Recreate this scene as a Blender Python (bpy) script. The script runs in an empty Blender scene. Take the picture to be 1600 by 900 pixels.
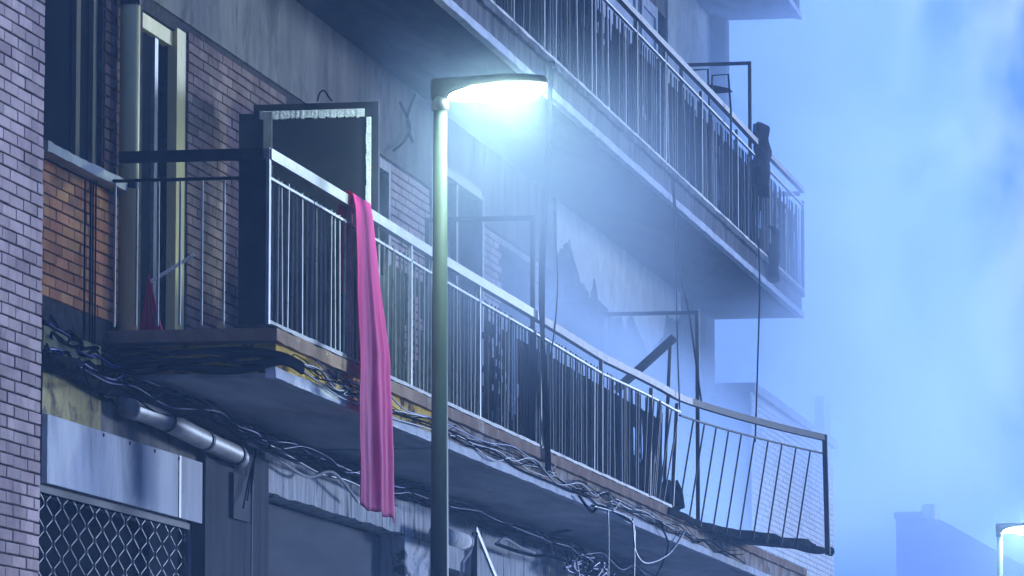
import bpy, math, random
from mathutils import Vector, Matrix, noise
random.seed(7)
R = math.radians
scene = bpy.context.scene
COL = scene.collection

# ------------------------------------------------------------------ camera
CAM = Vector((0.0, -7.58, 1.7))
FPX = 7500.0                                   # focal length in photo pixels (1600 wide)
PITCH = math.atan(860 / FPX)
YAW = math.atan(1380 / FPX * math.cos(PITCH))
FWD = Vector((math.cos(YAW) * math.cos(PITCH), math.sin(YAW) * math.cos(PITCH), math.sin(PITCH)))
RGT = Vector((math.sin(YAW), -math.cos(YAW), 0))
UPV = RGT.cross(FWD)
cd = bpy.data.cameras.new('camera')
cam = bpy.data.objects.new('camera', cd); COL.objects.link(cam)
cd.sensor_width = 36.0; cd.lens = FPX / 1600 * 36.0; cd.clip_start = 0.5; cd.clip_end = 3000
cam.matrix_world = Matrix.Translation(CAM) @ Matrix((RGT, UPV, -FWD)).transposed().to_4x4()
scene.camera = cam

def ray(px, py): return FWD + RGT * ((px - 800) / FPX) - UPV * ((py - 450) / FPX)
def onY(px, py, y):                            # survey helper: photo point on a plane parallel to the facade
    d = ray(px, py); return CAM + d * ((y - CAM.y) / d.y)
def onX(px, py, x):
    d = ray(px, py); return CAM + d * ((x - CAM.x) / d.x)

# ------------------------------------------------------------------ world, sun, exposure
TO_SUN = Vector((0.88, -0.47, 0.05)).normalized()
w = bpy.data.worlds.new('World'); scene.world = w; w.use_nodes = True
nt = w.node_tree; nt.nodes.clear()
o_ = nt.nodes.new('ShaderNodeOutputWorld'); bg = nt.nodes.new('ShaderNodeBackground')
tc = nt.nodes.new('ShaderNodeTexCoord')
n1 = nt.nodes.new('ShaderNodeTexNoise'); n1.inputs['Scale'].default_value = 21.0; n1.inputs['Detail'].default_value = 4.5
n1.inputs['Roughness'].default_value = 0.56; n1.inputs['Distortion'].default_value = 0.5
cr = nt.nodes.new('ShaderNodeValToRGB')
cr.color_ramp.elements[0].position = 0.38; cr.color_ramp.elements[0].color = (0.03, 0.13, 0.62, 1)
cr.color_ramp.elements[1].position = 0.63; cr.color_ramp.elements[1].color = (0.34, 0.52, 1.0, 1)
e = cr.color_ramp.elements.new(0.47); e.color = (0.09, 0.245, 0.94, 1)
wm = nt.nodes.new('ShaderNodeMapping'); wm.inputs['Location'].default_value = (0.0, 0.0, 0.0)
nt.links.new(tc.outputs['Generated'], wm.inputs['Vector']); nt.links.new(wm.outputs[0], n1.inputs['Vector']); nt.links.new(n1.outputs['Fac'], cr.inputs['Fac'])
nt.links.new(cr.outputs['Color'], bg.inputs['Color']); bg.inputs['Strength'].default_value = 1.0
nt.links.new(bg.outputs[0], o_.inputs['Surface'])
sl = bpy.data.lights.new('sun', 'SUN'); sl.energy = 4.6; sl.angle = R(7); sl.color = (0.55, 0.70, 1.0)
so = bpy.data.objects.new('sun', sl); COL.objects.link(so); so.rotation_euler = (-TO_SUN).to_track_quat('-Z', 'Y').to_euler()
scene.view_settings.view_transform = 'Standard'; scene.view_settings.look = 'None'
scene.view_settings.exposure = 0.35; scene.view_settings.gamma = 1.0
scene.view_settings.use_curve_mapping = False
scene.cycles.use_denoising = True
scene.cycles.max_bounces = 8; scene.cycles.volume_bounces = 3
scene.cycles.volume_step_rate = 2.0; scene.cycles.use_adaptive_sampling = True; scene.cycles.adaptive_threshold = 0.04
scene.cycles.sample_clamp_indirect = 6.0

# ------------------------------------------------------------------ materials
UNDIMMED = ('yellow_plaster', 'soffit', 'rust_concrete', 'brown_lip', 'brick_pale', 'brick_orange', 'pink', 'crimson', 'foam', 'brick_white', 'lamp_paint', 'far_render', 'cream', 'sign_white', 'ochre', 'pale_edge', 'plaster_light')
def mat(name, c1, c2=None, scale=3.0, rough=0.8, metal=0.0, bump=0.0, bscale=40.0, stretch=(1, 1, 1), spec=0.0,
        rnd=0.0, pos=(0.35, 0.65), detail=6, c3=None, s3=1.0, p3=(0.55, 0.7), transl=0.0):
    if name not in UNDIMMED:                       # night dimness put into the base colours to balance the strong sun
        c1, c2, c3 = [tuple(v * 0.66 for v in c) if c else None for c in (c1, c2, c3)]
    m = bpy.data.materials.new(name); m.use_nodes = True
    t = m.node_tree; b = t.nodes['Principled BSDF']
    b.inputs['Roughness'].default_value = rough; b.inputs['Metallic'].default_value = metal
    b.inputs['Specular IOR Level'].default_value = spec
    g = t.nodes.new('ShaderNodeNewGeometry')
    mp = t.nodes.new('ShaderNodeMapping'); mp.inputs['Scale'].default_value = stretch
    t.links.new(g.outputs['Position'], mp.inputs['Vector'])
    col = None
    if c2 is not None:
        n = t.nodes.new('ShaderNodeTexNoise'); n.inputs['Scale'].default_value = scale; n.inputs['Detail'].default_value = detail
        n.inputs['Roughness'].default_value = 0.62
        t.links.new(mp.outputs[0], n.inputs['Vector'])
        r = t.nodes.new('ShaderNodeValToRGB')
        r.color_ramp.elements[0].position = pos[0]; r.color_ramp.elements[0].color = (*c1, 1)
        r.color_ramp.elements[1].position = pos[1]; r.color_ramp.elements[1].color = (*c2, 1)
        t.links.new(n.outputs['Fac'], r.inputs['Fac']); col = r.outputs['Color']
        if c3 is not None:
            n3 = t.nodes.new('ShaderNodeTexNoise'); n3.inputs['Scale'].default_value = s3; n3.inputs['Detail'].default_value = 8
            n3.inputs['Roughness'].default_value = 0.7; n3.inputs['Distortion'].default_value = 0.6
            t.links.new(mp.outputs[0], n3.inputs['Vector'])
            mr = t.nodes.new('ShaderNodeMapRange'); mr.inputs['From Min'].default_value = p3[0]; mr.inputs['From Max'].default_value = p3[1]
            t.links.new(n3.outputs['Fac'], mr.inputs['Value'])
            mx = t.nodes.new('ShaderNodeMixRGB'); mx.inputs['Color2'].default_value = (*c3, 1)
            t.links.new(mr.outputs[0], mx.inputs['Fac']); t.links.new(col, mx.inputs['Color1']); col = mx.outputs[0]
    if rnd > 0:
        oi = t.nodes.new('ShaderNodeObjectInfo'); hv = t.nodes.new('ShaderNodeHueSaturation')
        m1 = t.nodes.new('ShaderNodeMapRange'); m1.inputs['To Min'].default_value = 1 - rnd; m1.inputs['To Max'].default_value = 1 + rnd
        t.links.new(oi.outputs['Random'], m1.inputs['Value']); t.links.new(m1.outputs[0], hv.inputs['Value'])
        m2 = t.nodes.new('ShaderNodeMapRange'); m2.inputs['To Min'].default_value = 0.5 - rnd * 0.05; m2.inputs['To Max'].default_value = 0.5 + rnd * 0.05
        ml = t.nodes.new('ShaderNodeMath'); ml.operation = 'MULTIPLY'; ml.inputs[1].default_value = 7.31
        fr = t.nodes.new('ShaderNodeMath'); fr.operation = 'FRACT'
        t.links.new(oi.outputs['Random'], ml.inputs[0]); t.links.new(ml.outputs[0], fr.inputs[0])
        t.links.new(fr.outputs[0], m2.inputs['Value']); t.links.new(m2.outputs[0], hv.inputs['Hue'])
        if col: t.links.new(col, hv.inputs['Color'])
        else: hv.inputs['Color'].default_value = (*c1, 1)
        col = hv.outputs[0]
    if col: t.links.new(col, b.inputs['Base Color'])
    else: b.inputs['Base Color'].default_value = (*c1, 1)
    if bump > 0:
        nb = t.nodes.new('ShaderNodeTexNoise'); nb.inputs['Scale'].default_value = bscale; nb.inputs['Detail'].default_value = 5
        t.links.new(mp.outputs[0], nb.inputs['Vector'])
        bp = t.nodes.new('ShaderNodeBump'); bp.inputs['Strength'].default_value = bump; bp.inputs['Distance'].default_value = 0.02
        t.links.new(nb.outputs['Fac'], bp.inputs['Height']); t.links.new(bp.outputs[0], b.inputs['Normal'])
    if transl > 0:
        tr = t.nodes.new('ShaderNodeBsdfTranslucent'); mxs = t.nodes.new('ShaderNodeMixShader'); mxs.inputs[0].default_value = transl
        if col: t.links.new(col, tr.inputs['Color'])
        else: tr.inputs['Color'].default_value = (*c1, 1)
        t.links.new(b.outputs[0], mxs.inputs[1]); t.links.new(tr.outputs[0], mxs.inputs[2])
        t.links.new(mxs.outputs[0], t.nodes['Material Output'].inputs['Surface'])
    return m

M = {}
M['mortar'] = mat('mortar', (0.05, 0.045, 0.045), (0.11, 0.10, 0.095), 12, 0.95, bump=0.3)
M['brick_pale'] = mat('brick_pale', (0.40, 0.29, 0.265), (0.54, 0.41, 0.37), 2.2, 0.85, bump=0.35, bscale=60, rnd=0.2, c3=(0.20, 0.16, 0.16), s3=0.9, p3=(0.5, 0.75))
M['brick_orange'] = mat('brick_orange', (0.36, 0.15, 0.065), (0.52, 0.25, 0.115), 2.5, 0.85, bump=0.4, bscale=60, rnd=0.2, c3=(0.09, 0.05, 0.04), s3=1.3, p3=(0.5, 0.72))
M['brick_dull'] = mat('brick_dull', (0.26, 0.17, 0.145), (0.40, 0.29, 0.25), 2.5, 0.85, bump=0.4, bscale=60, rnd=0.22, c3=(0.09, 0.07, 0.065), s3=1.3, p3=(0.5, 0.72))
M['brick_white'] = mat('brick_white', (0.70, 0.68, 0.65), (0.82, 0.80, 0.77), 2.5, 0.85, bump=0.4, bscale=60, rnd=0.1)
M['plaster'] = mat('plaster', (0.20, 0.185, 0.165), (0.31, 0.29, 0.25), 2.6, 0.92, bump=0.25, bscale=35, stretch=(1.4, 1.4, 0.55), c3=(0.08, 0.075, 0.07), s3=1.6, p3=(0.52, 0.70))
M['plaster_light'] = mat('plaster_light', (0.40, 0.385, 0.32), (0.56, 0.54, 0.46), 4, 0.9, bump=0.3, bscale=35, c3=(0.2, 0.18, 0.15), s3=3, p3=(0.6, 0.75))
M['soot'] = mat('soot', (0.035, 0.035, 0.04), (0.14, 0.135, 0.14), 2.2, 0.95, bump=0.3, stretch=(1.3, 1.3, 0.5))
M['room'] = mat('room', (0.02, 0.02, 0.022), (0.05, 0.05, 0.05), 2, 0.95)
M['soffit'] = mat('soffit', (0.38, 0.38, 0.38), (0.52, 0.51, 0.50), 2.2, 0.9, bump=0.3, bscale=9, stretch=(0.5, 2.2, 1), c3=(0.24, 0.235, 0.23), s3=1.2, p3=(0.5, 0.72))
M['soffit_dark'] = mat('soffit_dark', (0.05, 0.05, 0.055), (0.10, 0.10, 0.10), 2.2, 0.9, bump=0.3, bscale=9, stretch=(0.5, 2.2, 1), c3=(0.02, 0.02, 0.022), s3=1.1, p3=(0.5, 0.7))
M['concrete'] = mat('concrete', (0.11, 0.105, 0.10), (0.29, 0.28, 0.265), 4, 0.92, bump=0.4, bscale=40, stretch=(1.5, 1.5, 0.5), c3=(0.09, 0.085, 0.08), s3=3.0, p3=(0.55, 0.7))
M['ochre'] = mat('ochre', (0.56, 0.36, 0.07), (0.68, 0.47, 0.12), 3, 0.85, bump=0.3, bscale=35, c3=(0.07, 0.05, 0.045), s3=3.4, p3=(0.5, 0.6))
M['rust_concrete'] = mat('rust_concrete', (0.30, 0.20, 0.11), (0.38, 0.35, 0.33), 3.5, 0.9, bump=0.4, bscale=40, c3=(0.10, 0.075, 0.06), s3=3.2, p3=(0.48, 0.62))
M['brown_lip'] = mat('brown_lip', (0.20, 0.13, 0.09), (0.30, 0.21, 0.15), 3, 0.85, bump=0.25, c3=(0.42, 0.36, 0.28), s3=4, p3=(0.58, 0.66))
M['pale_edge'] = mat('pale_edge', (0.42, 0.42, 0.42), (0.62, 0.62, 0.62), 5, 0.85, bump=0.3, bscale=50, c3=(0.2, 0.19, 0.18), s3=5, p3=(0.6, 0.72))
M['rail_paint'] = mat('rail_paint', (0.22, 0.225, 0.23), (0.36, 0.365, 0.375), 6, 0.5, spec=0.1, bump=0.1, c3=(0.13, 0.11, 0.10), s3=9, p3=(0.58, 0.7))
M['bar_paint'] = mat('bar_paint', (0.30, 0.31, 0.30), (0.46, 0.47, 0.46), 6, 0.5, spec=0.1, c3=(0.10, 0.09, 0.08), s3=8, p3=(0.56, 0.7))
M['bar_burnt'] = mat('bar_burnt', (0.02, 0.02, 0.02), (0.11, 0.105, 0.105), 5, 0.65, spec=0.1, stretch=(3, 3, 0.6))
M['bar_mid'] = mat('bar_mid', (0.10, 0.105, 0.10), (0.20, 0.205, 0.20), 6, 0.6, spec=0.1, c3=(0.05, 0.05, 0.045), s3=8, p3=(0.5, 0.7))
M['rail_burnt'] = mat('rail_burnt', (0.08, 0.08, 0.085), (0.19, 0.19, 0.20), 5, 0.6, spec=0.1)
M['dark_metal'] = mat('dark_metal', (0.015, 0.016, 0.02), (0.04, 0.04, 0.043), 6, 0.7, spec=0.08)
M['screen'] = mat('screen', (0.022, 0.023, 0.026), (0.055, 0.055, 0.055), 3, 0.8, stretch=(14, 14, 0.8), bump=0.3, bscale=12)
M['screen_green'] = mat('screen_green', (0.07, 0.085, 0.08), (0.12, 0.135, 0.125), 3, 0.8, stretch=(14, 14, 0.8), bump=0.3, bscale=12)
M['panel'] = mat('panel', (0.035, 0.038, 0.045), (0.055, 0.058, 0.065), 1.5, 0.6, bump=0.05)
M['foam'] = mat('foam', (0.66, 0.67, 0.68), (0.86, 0.87, 0.88), 25, 0.9, bump=0.9, bscale=55)
M['cream'] = mat('cream', (0.50, 0.42, 0.20), (0.60, 0.51, 0.26), 3, 0.5, spec=0.02, stretch=(2, 2, 0.4), c3=(0.25, 0.22, 0.15), s3=3, p3=(0.6, 0.75))
M['glass'] = mat('glass', (0.015, 0.018, 0.022), None, rough=0.6, spec=0.0)
M['cable_black'] = mat('cable_black', (0.008, 0.008, 0.012), None, rough=0.6, spec=0.0)
M['cable_grey'] = mat('cable_grey', (0.10, 0.105, 0.12), None, rough=0.35, spec=0.1)
M['cable_glint'] = mat('cable_glint', (0.012, 0.025, 0.26), None, rough=0.4, spec=0.08)  # blue glints of reflected light put into the cable colour
M['cable_white'] = mat('cable_white', (0.5, 0.5, 0.52), None, rough=0.4)
M['pink'] = mat('pink', (0.54, 0.018, 0.19), (0.64, 0.030, 0.25), 4, 0.75, bump=0.15, bscale=30, stretch=(3, 3, 0.6), spec=0.2, transl=0.5)
M['crimson'] = mat('crimson', (0.42, 0.012, 0.08), (0.5, 0.02, 0.10), 4, 0.8, spec=0.2, transl=0.2)
M['lamp_paint'] = mat('lamp_paint', (0.045, 0.062, 0.05), (0.06, 0.082, 0.066), 8, 0.6, spec=0.12, stretch=(2, 2, 0.3))
M['lamp_case'] = mat('lamp_case', (0.05, 0.05, 0.05), (0.08, 0.078, 0.072), 10, 0.6, spec=0.2)
M['sign_white'] = mat('sign_white', (0.42, 0.43, 0.45), (0.54, 0.545, 0.56), 2, 0.45, spec=0.0, stretch=(1.5, 1.5, 0.4), c3=(0.24, 0.24, 0.25), s3=1.5, p3=(0.48, 0.72))
M['steel'] = mat('steel', (0.20, 0.205, 0.22), (0.32, 0.325, 0.34), 8, 0.5, metal=0.2, spec=0.1)
M['duct'] = mat('duct', (0.30, 0.28, 0.26), (0.44, 0.42, 0.40), 4, 0.5, spec=0.08, bump=0.15, c3=(0.14, 0.12, 0.10), s3=2.5, p3=(0.52, 0.68))
M['stained_white'] = mat('stained_white', (0.45, 0.45, 0.45), (0.74, 0.74, 0.75), 4, 0.8, stretch=(4, 4, 0.6), bump=0.06, c3=(0.05, 0.05, 0.055), s3=1.6, p3=(0.55, 0.66))
M['pilaster'] = mat('pilaster', (0.08, 0.083, 0.09), (0.13, 0.135, 0.14), 2, 0.7, stretch=(3, 3, 0.4))
M['shutter'] = mat('shutter', (0.13, 0.135, 0.145), (0.17, 0.175, 0.185), 1.5, 0.6, stretch=(0.6, 0.6, 4))
M['char'] = mat('char', (0.018, 0.018, 0.02), (0.06, 0.055, 0.05), 14, 0.9, bump=0.8, bscale=25, c3=(0.28, 0.26, 0.24), s3=11, p3=(0.62, 0.68))
M['asphalt'] = mat('asphalt', (0.04, 0.04, 0.042), (0.06, 0.06, 0.06), 2, 0.85, bump=0.3, bscale=80)
M['paving'] = mat('paving', (0.36, 0.35, 0.34), (0.46, 0.45, 0.44), 2, 0.85, bump=0.2, bscale=40)
M['far_render'] = mat('far_render', (0.76, 0.70, 0.69), (0.82, 0.77, 0.76), 0.6, 0.9)
M['frame_shaded'] = mat('frame_shaded', (0.17, 0.155, 0.10), (0.24, 0.22, 0.15), 3, 0.7, stretch=(2, 2, 0.4))  # cream frame darkened: shade of the recess put into its colour
M['brick_shaded'] = mat('brick_shaded', (0.13, 0.075, 0.065), (0.21, 0.13, 0.11), 2.5, 0.85, bump=0.4, bscale=60, rnd=0.2)  # pier bricks: upper left shade put into a darker brick colour
M['yellow_plaster'] = mat('yellow_plaster', (0.34, 0.28, 0.12), (0.44, 0.37, 0.18), 5, 0.9, bump=0.3, c3=(0.12, 0.10, 0.07), s3=4, p3=(0.5, 0.65))
M['flaked_white'] = mat('flaked_white', (0.62, 0.62, 0.63), (0.80, 0.80, 0.81), 5, 0.85, bump=0.4, bscale=25, c3=(0.10, 0.10, 0.11), s3=2.6, p3=(0.53, 0.60))
M['wood'] = mat('wood', (0.06, 0.055, 0.055), (0.12, 0.11, 0.10), 6, 0.8, stretch=(1, 6, 6), bump=0.4)
lm = bpy.data.materials.new('lamp_glow'); lm.use_nodes = True
b = lm.node_tree.nodes['Principled BSDF']; b.inputs['Base Color'].default_value = (0.8, 0.85, 0.85, 1)
b.inputs['Emission Color'].default_value = (0.74, 1.0, 0.88, 1); b.inputs['Emission Strength'].default_value = 230.0

# ------------------------------------------------------------------ mesh helpers
class MB:
    def __init__(s): s.v = []; s.f = []
    def add(s, vs, fs):
        k = len(s.v); s.v += [Vector(p) for p in vs]; s.f += [tuple(k + i for i in f) for f in fs]
    def box(s, x0, x1, y0, y1, z0, z1):
        s.add([(x, y, z) for x in (x0, x1) for y in (y0, y1) for z in (z0, z1)],
              [(0, 1, 3, 2), (4, 6, 7, 5), (0, 4, 5, 1), (2, 3, 7, 6), (0, 2, 6, 4), (1, 5, 7, 3)]); return s
    def bar(s, p0, p1, w, h, up=(0, 0, 1)):
        p0, p1 = Vector(p0), Vector(p1); d = (p1 - p0).normalized(); u = Vector(up)
        if abs(d.dot(u)) > 0.95: u = Vector((0, 1, 0))
        a = d.cross(u).normalized() * (w / 2); c = a.cross(d).normalized() * (h / 2)
        s.add([p + i * a + j * c for p in (p0, p1) for i, j in ((-1, -1), (1, -1), (1, 1), (-1, 1))],
              [(0, 3, 2, 1), (4, 5, 6, 7), (0, 1, 5, 4), (1, 2, 6, 5), (2, 3, 7, 6), (3, 0, 4, 7)]); return s
    def sweep(s, pts, w, h):                    # flat bar following a path, section w (sideways) x h (up)
        pts = [Vector(p) for p in pts]; vs = []; n = len(pts)
        for i, p in enumerate(pts):
            d = (pts[min(i + 1, n - 1)] - pts[max(i - 1, 0)]).normalized()
            a = d.cross(Vector((0, 0, 1))).normalized() * (w / 2); c = a.cross(d).normalized() * (h / 2)
            vs += [p - a - c, p + a - c, p + a + c, p - a + c]
        fs = [(0, 3, 2, 1), tuple(4 * (n - 1) + k for k in range(4))]
        for i in range(n - 1):
            for k in range(4): fs.append((4 * i + k, 4 * i + (k + 1) % 4, 4 * i + 4 + (k + 1) % 4, 4 * i + 4 + k))
        s.add(vs, fs); return s
    def tube(s, pts, r, n=6):
        pts = [Vector(p) for p in pts]; L = len(pts)
        rs = r if isinstance(r, (list, tuple)) else [r] * L
        d = (pts[1] - pts[0]).normalized()
        a = d.orthogonal().normalized(); vs = []
        for i, p in enumerate(pts):
            d = (pts[min(i + 1, L - 1)] - pts[max(i - 1, 0)]).normalized()
            a = (a - d * a.dot(d)).normalized(); c = d.cross(a)
            vs += [p + (a * math.cos(2 * math.pi * k / n) + c * math.sin(2 * math.pi * k / n)) * rs[i] for k in range(n)]
        fs = [tuple(range(n))[::-1], tuple((L - 1) * n + k for k in range(n))]
        for i in range(L - 1):
            for k in range(n): fs.append((i * n + k, i * n + (k + 1) % n, (i + 1) * n + (k + 1) % n, (i + 1) * n + k))
        s.add(vs, fs); return s
    def strip(s, x0, x1, y0, y1, z0, z1, step=0.12, amp=0.006, seed=0.0):   # long beam with uneven worn edges
        n = max(2, int((x1 - x0) / step)); vs = []
        for i in range(n + 1):
            x = x0 + (x1 - x0) * i / n
            q = [noise.noise(Vector((x * 3.1, seed + k * 5.3, 0.7))) * amp + noise.noise(Vector((x * 11, seed + k * 3.3, 2.7))) * amp * 0.7 for k in range(4)]
            vs += [(x, y0 + q[0], z0 + q[1]), (x, y1, z0 + q[1]), (x, y1, z1 + q[2]), (x, y0 + q[3], z1 + q[2])]
        fs = [(0, 1, 2, 3), tuple(4 * n + k for k in (3, 2, 1, 0))]
        for i in range(n):
            for k in range(4): fs.append((4 * i + k, 4 * i + 4 + k, 4 * i + 4 + (k + 1) % 4, 4 * i + (k + 1) % 4))
        s.add(vs, fs); return s
    def mesh(s, name, off=Vector((0, 0, 0)), smooth=False):
        me = bpy.data.meshes.new(name); me.from_pydata([tuple(p - off) for p in s.v], [], s.f); me.update()
        import bmesh
        bm = bmesh.new(); bm.from_mesh(me); bmesh.ops.recalc_face_normals(bm, faces=bm.faces); bm.to_mesh(me); bm.free()
        if smooth: me.polygons.foreach_set('use_smooth', [True] * len(me.polygons))
        return me
    def build(s, name, m, parent=None, smooth=False):
        off = org(parent)
        me = s.mesh(name, off, smooth); me.materials.append(M[m] if isinstance(m, str) else m)
        o = bpy.data.objects.new(name, me); COL.objects.link(o)
        if parent: o.parent = parent
        return o
def org(o):
    v = Vector((0, 0, 0))
    while o: v = v + o.location; o = o.parent
    return v
def tag(o, label=None, cat=None, group=None, kind=None):
    if label: o['label'] = label
    if cat: o['category'] = cat
    if group: o['group'] = group
    if kind: o['kind'] = kind
    return o
def thing(name, label, cat, loc=(0, 0, 0), group=None):
    o = bpy.data.objects.new(name, None); COL.objects.link(o); o.location = loc; o.empty_display_size = 0.2
    return tag(o, label, cat, group)
def put(name, me, parent, pos, rot=None):
    o = bpy.data.objects.new(name, me); COL.objects.link(o); o.parent = parent
    o.location = Vector(pos) - org(parent)
    if rot: o.rotation_euler = rot
    return o
def smooth_path(pts, n=8):
    pts = [Vector(p) for p in pts]; out = []
    for i in range(len(pts) - 1):
        p0 = pts[max(i - 1, 0)]; p1 = pts[i]; p2 = pts[i + 1]; p3 = pts[min(i + 2, len(pts) - 1)]
        for k in range(n):
            t = k / n
            out.append(0.5 * ((2 * p1) + (p2 - p0) * t + (2 * p0 - 5 * p1 + 4 * p2 - p3) * t * t + (3 * p1 - p0 - 3 * p2 + p3) * t ** 3))
    out.append(pts[-1]); return out

# ------------------------------------------------------------------ ground
tag(MB().box(-12, 135, -26, 16, -0.3, 0.0).build('ground', 'asphalt'), kind='structure')
tag(MB().box(-11, 134, -3.0, -0.001, 0.004, 0.13).build('pavement', 'paving'), kind='structure')

# ------------------------------------------------------------------ apartment building
ZS1, ZT1, ZS2, ZT2, ZS3 = 4.44, 4.735, 7.61, 7.905, 11.08     # undersides and tops of the balcony slabs
X0, X1 = 27.85, 54.3                                          # balcony ends
YO = -1.05                                                    # balcony front
BX0, BX1 = 24.6, 54.35
bld = thing('apartment_building', 'scorched apartment building with two long balconies, plaster and brick walls', 'building', (27.85, 0, 0))

def wall_with_holes(name, m, parent, x0, x1, z0, z1, y0, y1, holes):
    xs = sorted({x0, x1} | {v for h in holes for v in (h[0], h[1]) if x0 < v < x1})
    zs = sorted({z0, z1} | {v for h in holes for v in (h[2], h[3]) if z0 < v < z1})
    def solid(i, j):
        if i < 0 or j < 0 or i >= len(xs) - 1 or j >= len(zs) - 1: return False
        cx = (xs[i] + xs[i + 1]) / 2; cz = (zs[j] + zs[j + 1]) / 2
        return not any(h[0] < cx < h[1] and h[2] < cz < h[3] for h in holes)
    mb = MB(); idx = {}
    def V(i, j, k):
        if (i, j, k) not in idx: idx[(i, j, k)] = len(mb.v); mb.v.append(Vector((xs[i], (y0, y1)[k], zs[j])))
        return idx[(i, j, k)]
    for i in range(len(xs) - 1):
        for j in range(len(zs) - 1):
            if not solid(i, j): continue
            mb.f.append((V(i, j, 0), V(i + 1, j, 0), V(i + 1, j + 1, 0), V(i, j + 1, 0)))
            mb.f.append((V(i, j, 1), V(i, j + 1, 1), V(i + 1, j + 1, 1), V(i + 1, j, 1)))
            for di, dj, a, b2 in ((-1, 0, (0, 0), (0, 1)), (1, 0, (1, 0), (1, 1)), (0, -1, (0, 0), (1, 0)), (0, 1, (0, 1), (1, 1))):
                if not solid(i + di, j + dj):
                    p, q = (i + a[0], j + a[1]), (i + b2[0], j + b2[1])
                    mb.f.append((V(*p, 0), V(*q, 0), V(*q, 1), V(*p, 1)))
    return mb.build(name, m, parent)

ZP = 6.93                                                      # lower edge of the plaster band over the brick
HOL1 = [(26.30, 27.72, 5.63, 6.88), (28.66, 29.70, ZT1, 6.84), (33.6, 36.15, ZT1, 6.90), (37.75, 40.05, ZT1, 7.20),
        (40.85, 42.35, 5.6, 6.80), (44.2, 46.0, ZT1, 6.9), (46.72, 49.05, ZT1, 6.88), (50.6, 52.6, 5.6, 6.8)]
wall_with_holes('wall', 'mortar', bld, BX0, 43.0, ZS1 + 0.1, ZP, 0.0, 0.28, HOL1)
wall_with_holes('wall', 'soot', bld, 43.0, BX1, ZS1 + 0.1, ZP, -0.004, 0.28, HOL1)
HOLB = [h for h in HOL1 if h[3] > ZP]
wall_with_holes('wall', 'plaster', bld, BX0, 43.5, ZP, ZS2 + 0.15, -0.016, 0.28, HOLB)
wall_with_holes('wall', 'soot', bld, 43.5, BX1, ZP, ZS2 + 0.15, -0.010, 0.28, HOLB)
HOL2 = [(43.0, 45.4, ZT2, 10.5), (46.0, 48.55, ZT2, 10.5), (48.85, 50.65, ZT2, 10.5)]
wall_with_holes('wall', 'plaster', bld, BX0, BX1, ZS2 + 0.15, ZS3 + 0.15, -0.008, 0.28, HOL2)
wall_with_holes('wall', 'plaster', bld, BX0, BX1, ZS3 + 0.15, 14.2, -0.010, 0.28, [])
HOL0 = [(26.35, 29.72, 0.0, 3.70), (31.62, 36.35, 0.0, 4.04), (37.9, 39.3, 0.0, 3.9), (41.2, 45.0, 0.0, 3.9), (46.5, 50.5, 0.0, 3.9)]
wall_with_holes('wall', 'stained_white', bld, BX0, BX1, 0.0, ZS1 + 0.1, -0.006, 0.28, HOL0)
# shell of rooms behind the openings
sh = MB()
for z in (0.14, ZS1 + 0.12, ZS2 + 0.17, ZS3 + 0.17, 14.0): sh.box(BX0 + 0.01, BX1 - 0.01, 0.30, 6.0, z, z + 0.14)
sh.box(BX0 + 0.01, BX1 - 0.01, 4.0, 4.2, 0.3, 14.1)
for x in (BX0 + 0.02, 30.2, 36.8, 43.2, 50.0, BX1 - 0.16): sh.box(x, x + 0.14, 0.281, 6.0, 0.29, 14.1)
sh.build('room_shell', 'room', bld)

# plaster that has stayed on under the soffit, with a torn lower edge
pts = [(43.6, 7.1), (44.3, 7.33), (44.9, 7.0), (45.5, 6.92), (45.75, 7.13), (46.0, 6.93), (46.5, 6.90), (46.9, 6.85), (47.4, 6.93), (47.6, 6.80), (48.0, 7.02), (48.4, 6.93), (49.0, 6.8), (49.3, 6.62), (49.6, 6.85), (50.2, 7.0), (50.5, 7.3), (51.2, 7.25), (51.6, 7.45)]
fine = []
for (a, b2), (c, d) in zip(pts[:-1], pts[1:]):
    for k in range(7):
        t = k / 7; fine.append((a + (c - a) * t, b2 + (d - b2) * t + random.uniform(-0.03, 0.03)))
mb = MB(); n = len(fine)
mb.v = [Vector((x, yy, zz)) for yy in (-0.032, -0.011) for x, z in fine for zz in (z, ZS2 - 0.002)]
for i in range(n - 1):
    mb.f.append((2 * i, 2 * i + 2, 2 * i + 3, 2 * i + 1)); mb.f.append((2 * i, 2 * n + 2 * i, 2 * n + 2 * i + 2, 2 * i + 2))
mb.build('torn_plaster', 'plaster_light', bld)

# slabs: body, worn top lip, drip edge
def slab(zb, zt, body, lip, edge, soff, x0, x1, tz=0.08):
    s = MB().strip(x0 + 0.12, x1, YO + 0.025, 0.1, zb + 0.012, zt - 0.03, 0.1, 0.006, zb).build('balcony_slab', body, bld)
    MB().box(x0 + 0.04, x1 - 0.02, YO + 0.05, -0.001, zb + 0.004, zb + 0.03).build('soffit', soff, s)
    MB().strip(x0 - 0.02, x1 + 0.01, YO - 0.012, 0.05, zt - tz, zt, 0.08, 0.007, zb + 3).build('top_lip', lip, s)
    MB().strip(x0, x1 + 0.005, YO - 0.004, YO + 0.06, zb - 0.004, zb + 0.062, 0.08, 0.005, zb + 7).build('drip_edge', edge, s)
    return s
s1 = slab(ZS1, ZT1, 'ochre', 'brown_lip', 'pale_edge', 'soffit', X0, 33.2)
s1b = slab(ZS1, ZT1, 'rust_concrete', 'brown_lip', 'pale_edge', 'soffit', 33.23, X1)
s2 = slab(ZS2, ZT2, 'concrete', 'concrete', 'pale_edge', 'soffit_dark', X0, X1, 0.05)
s3 = slab(ZS3, ZS3 + 0.29, 'concrete', 'concrete', 'pale_edge', 'soffit', X0, X1, 0.05)

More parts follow.
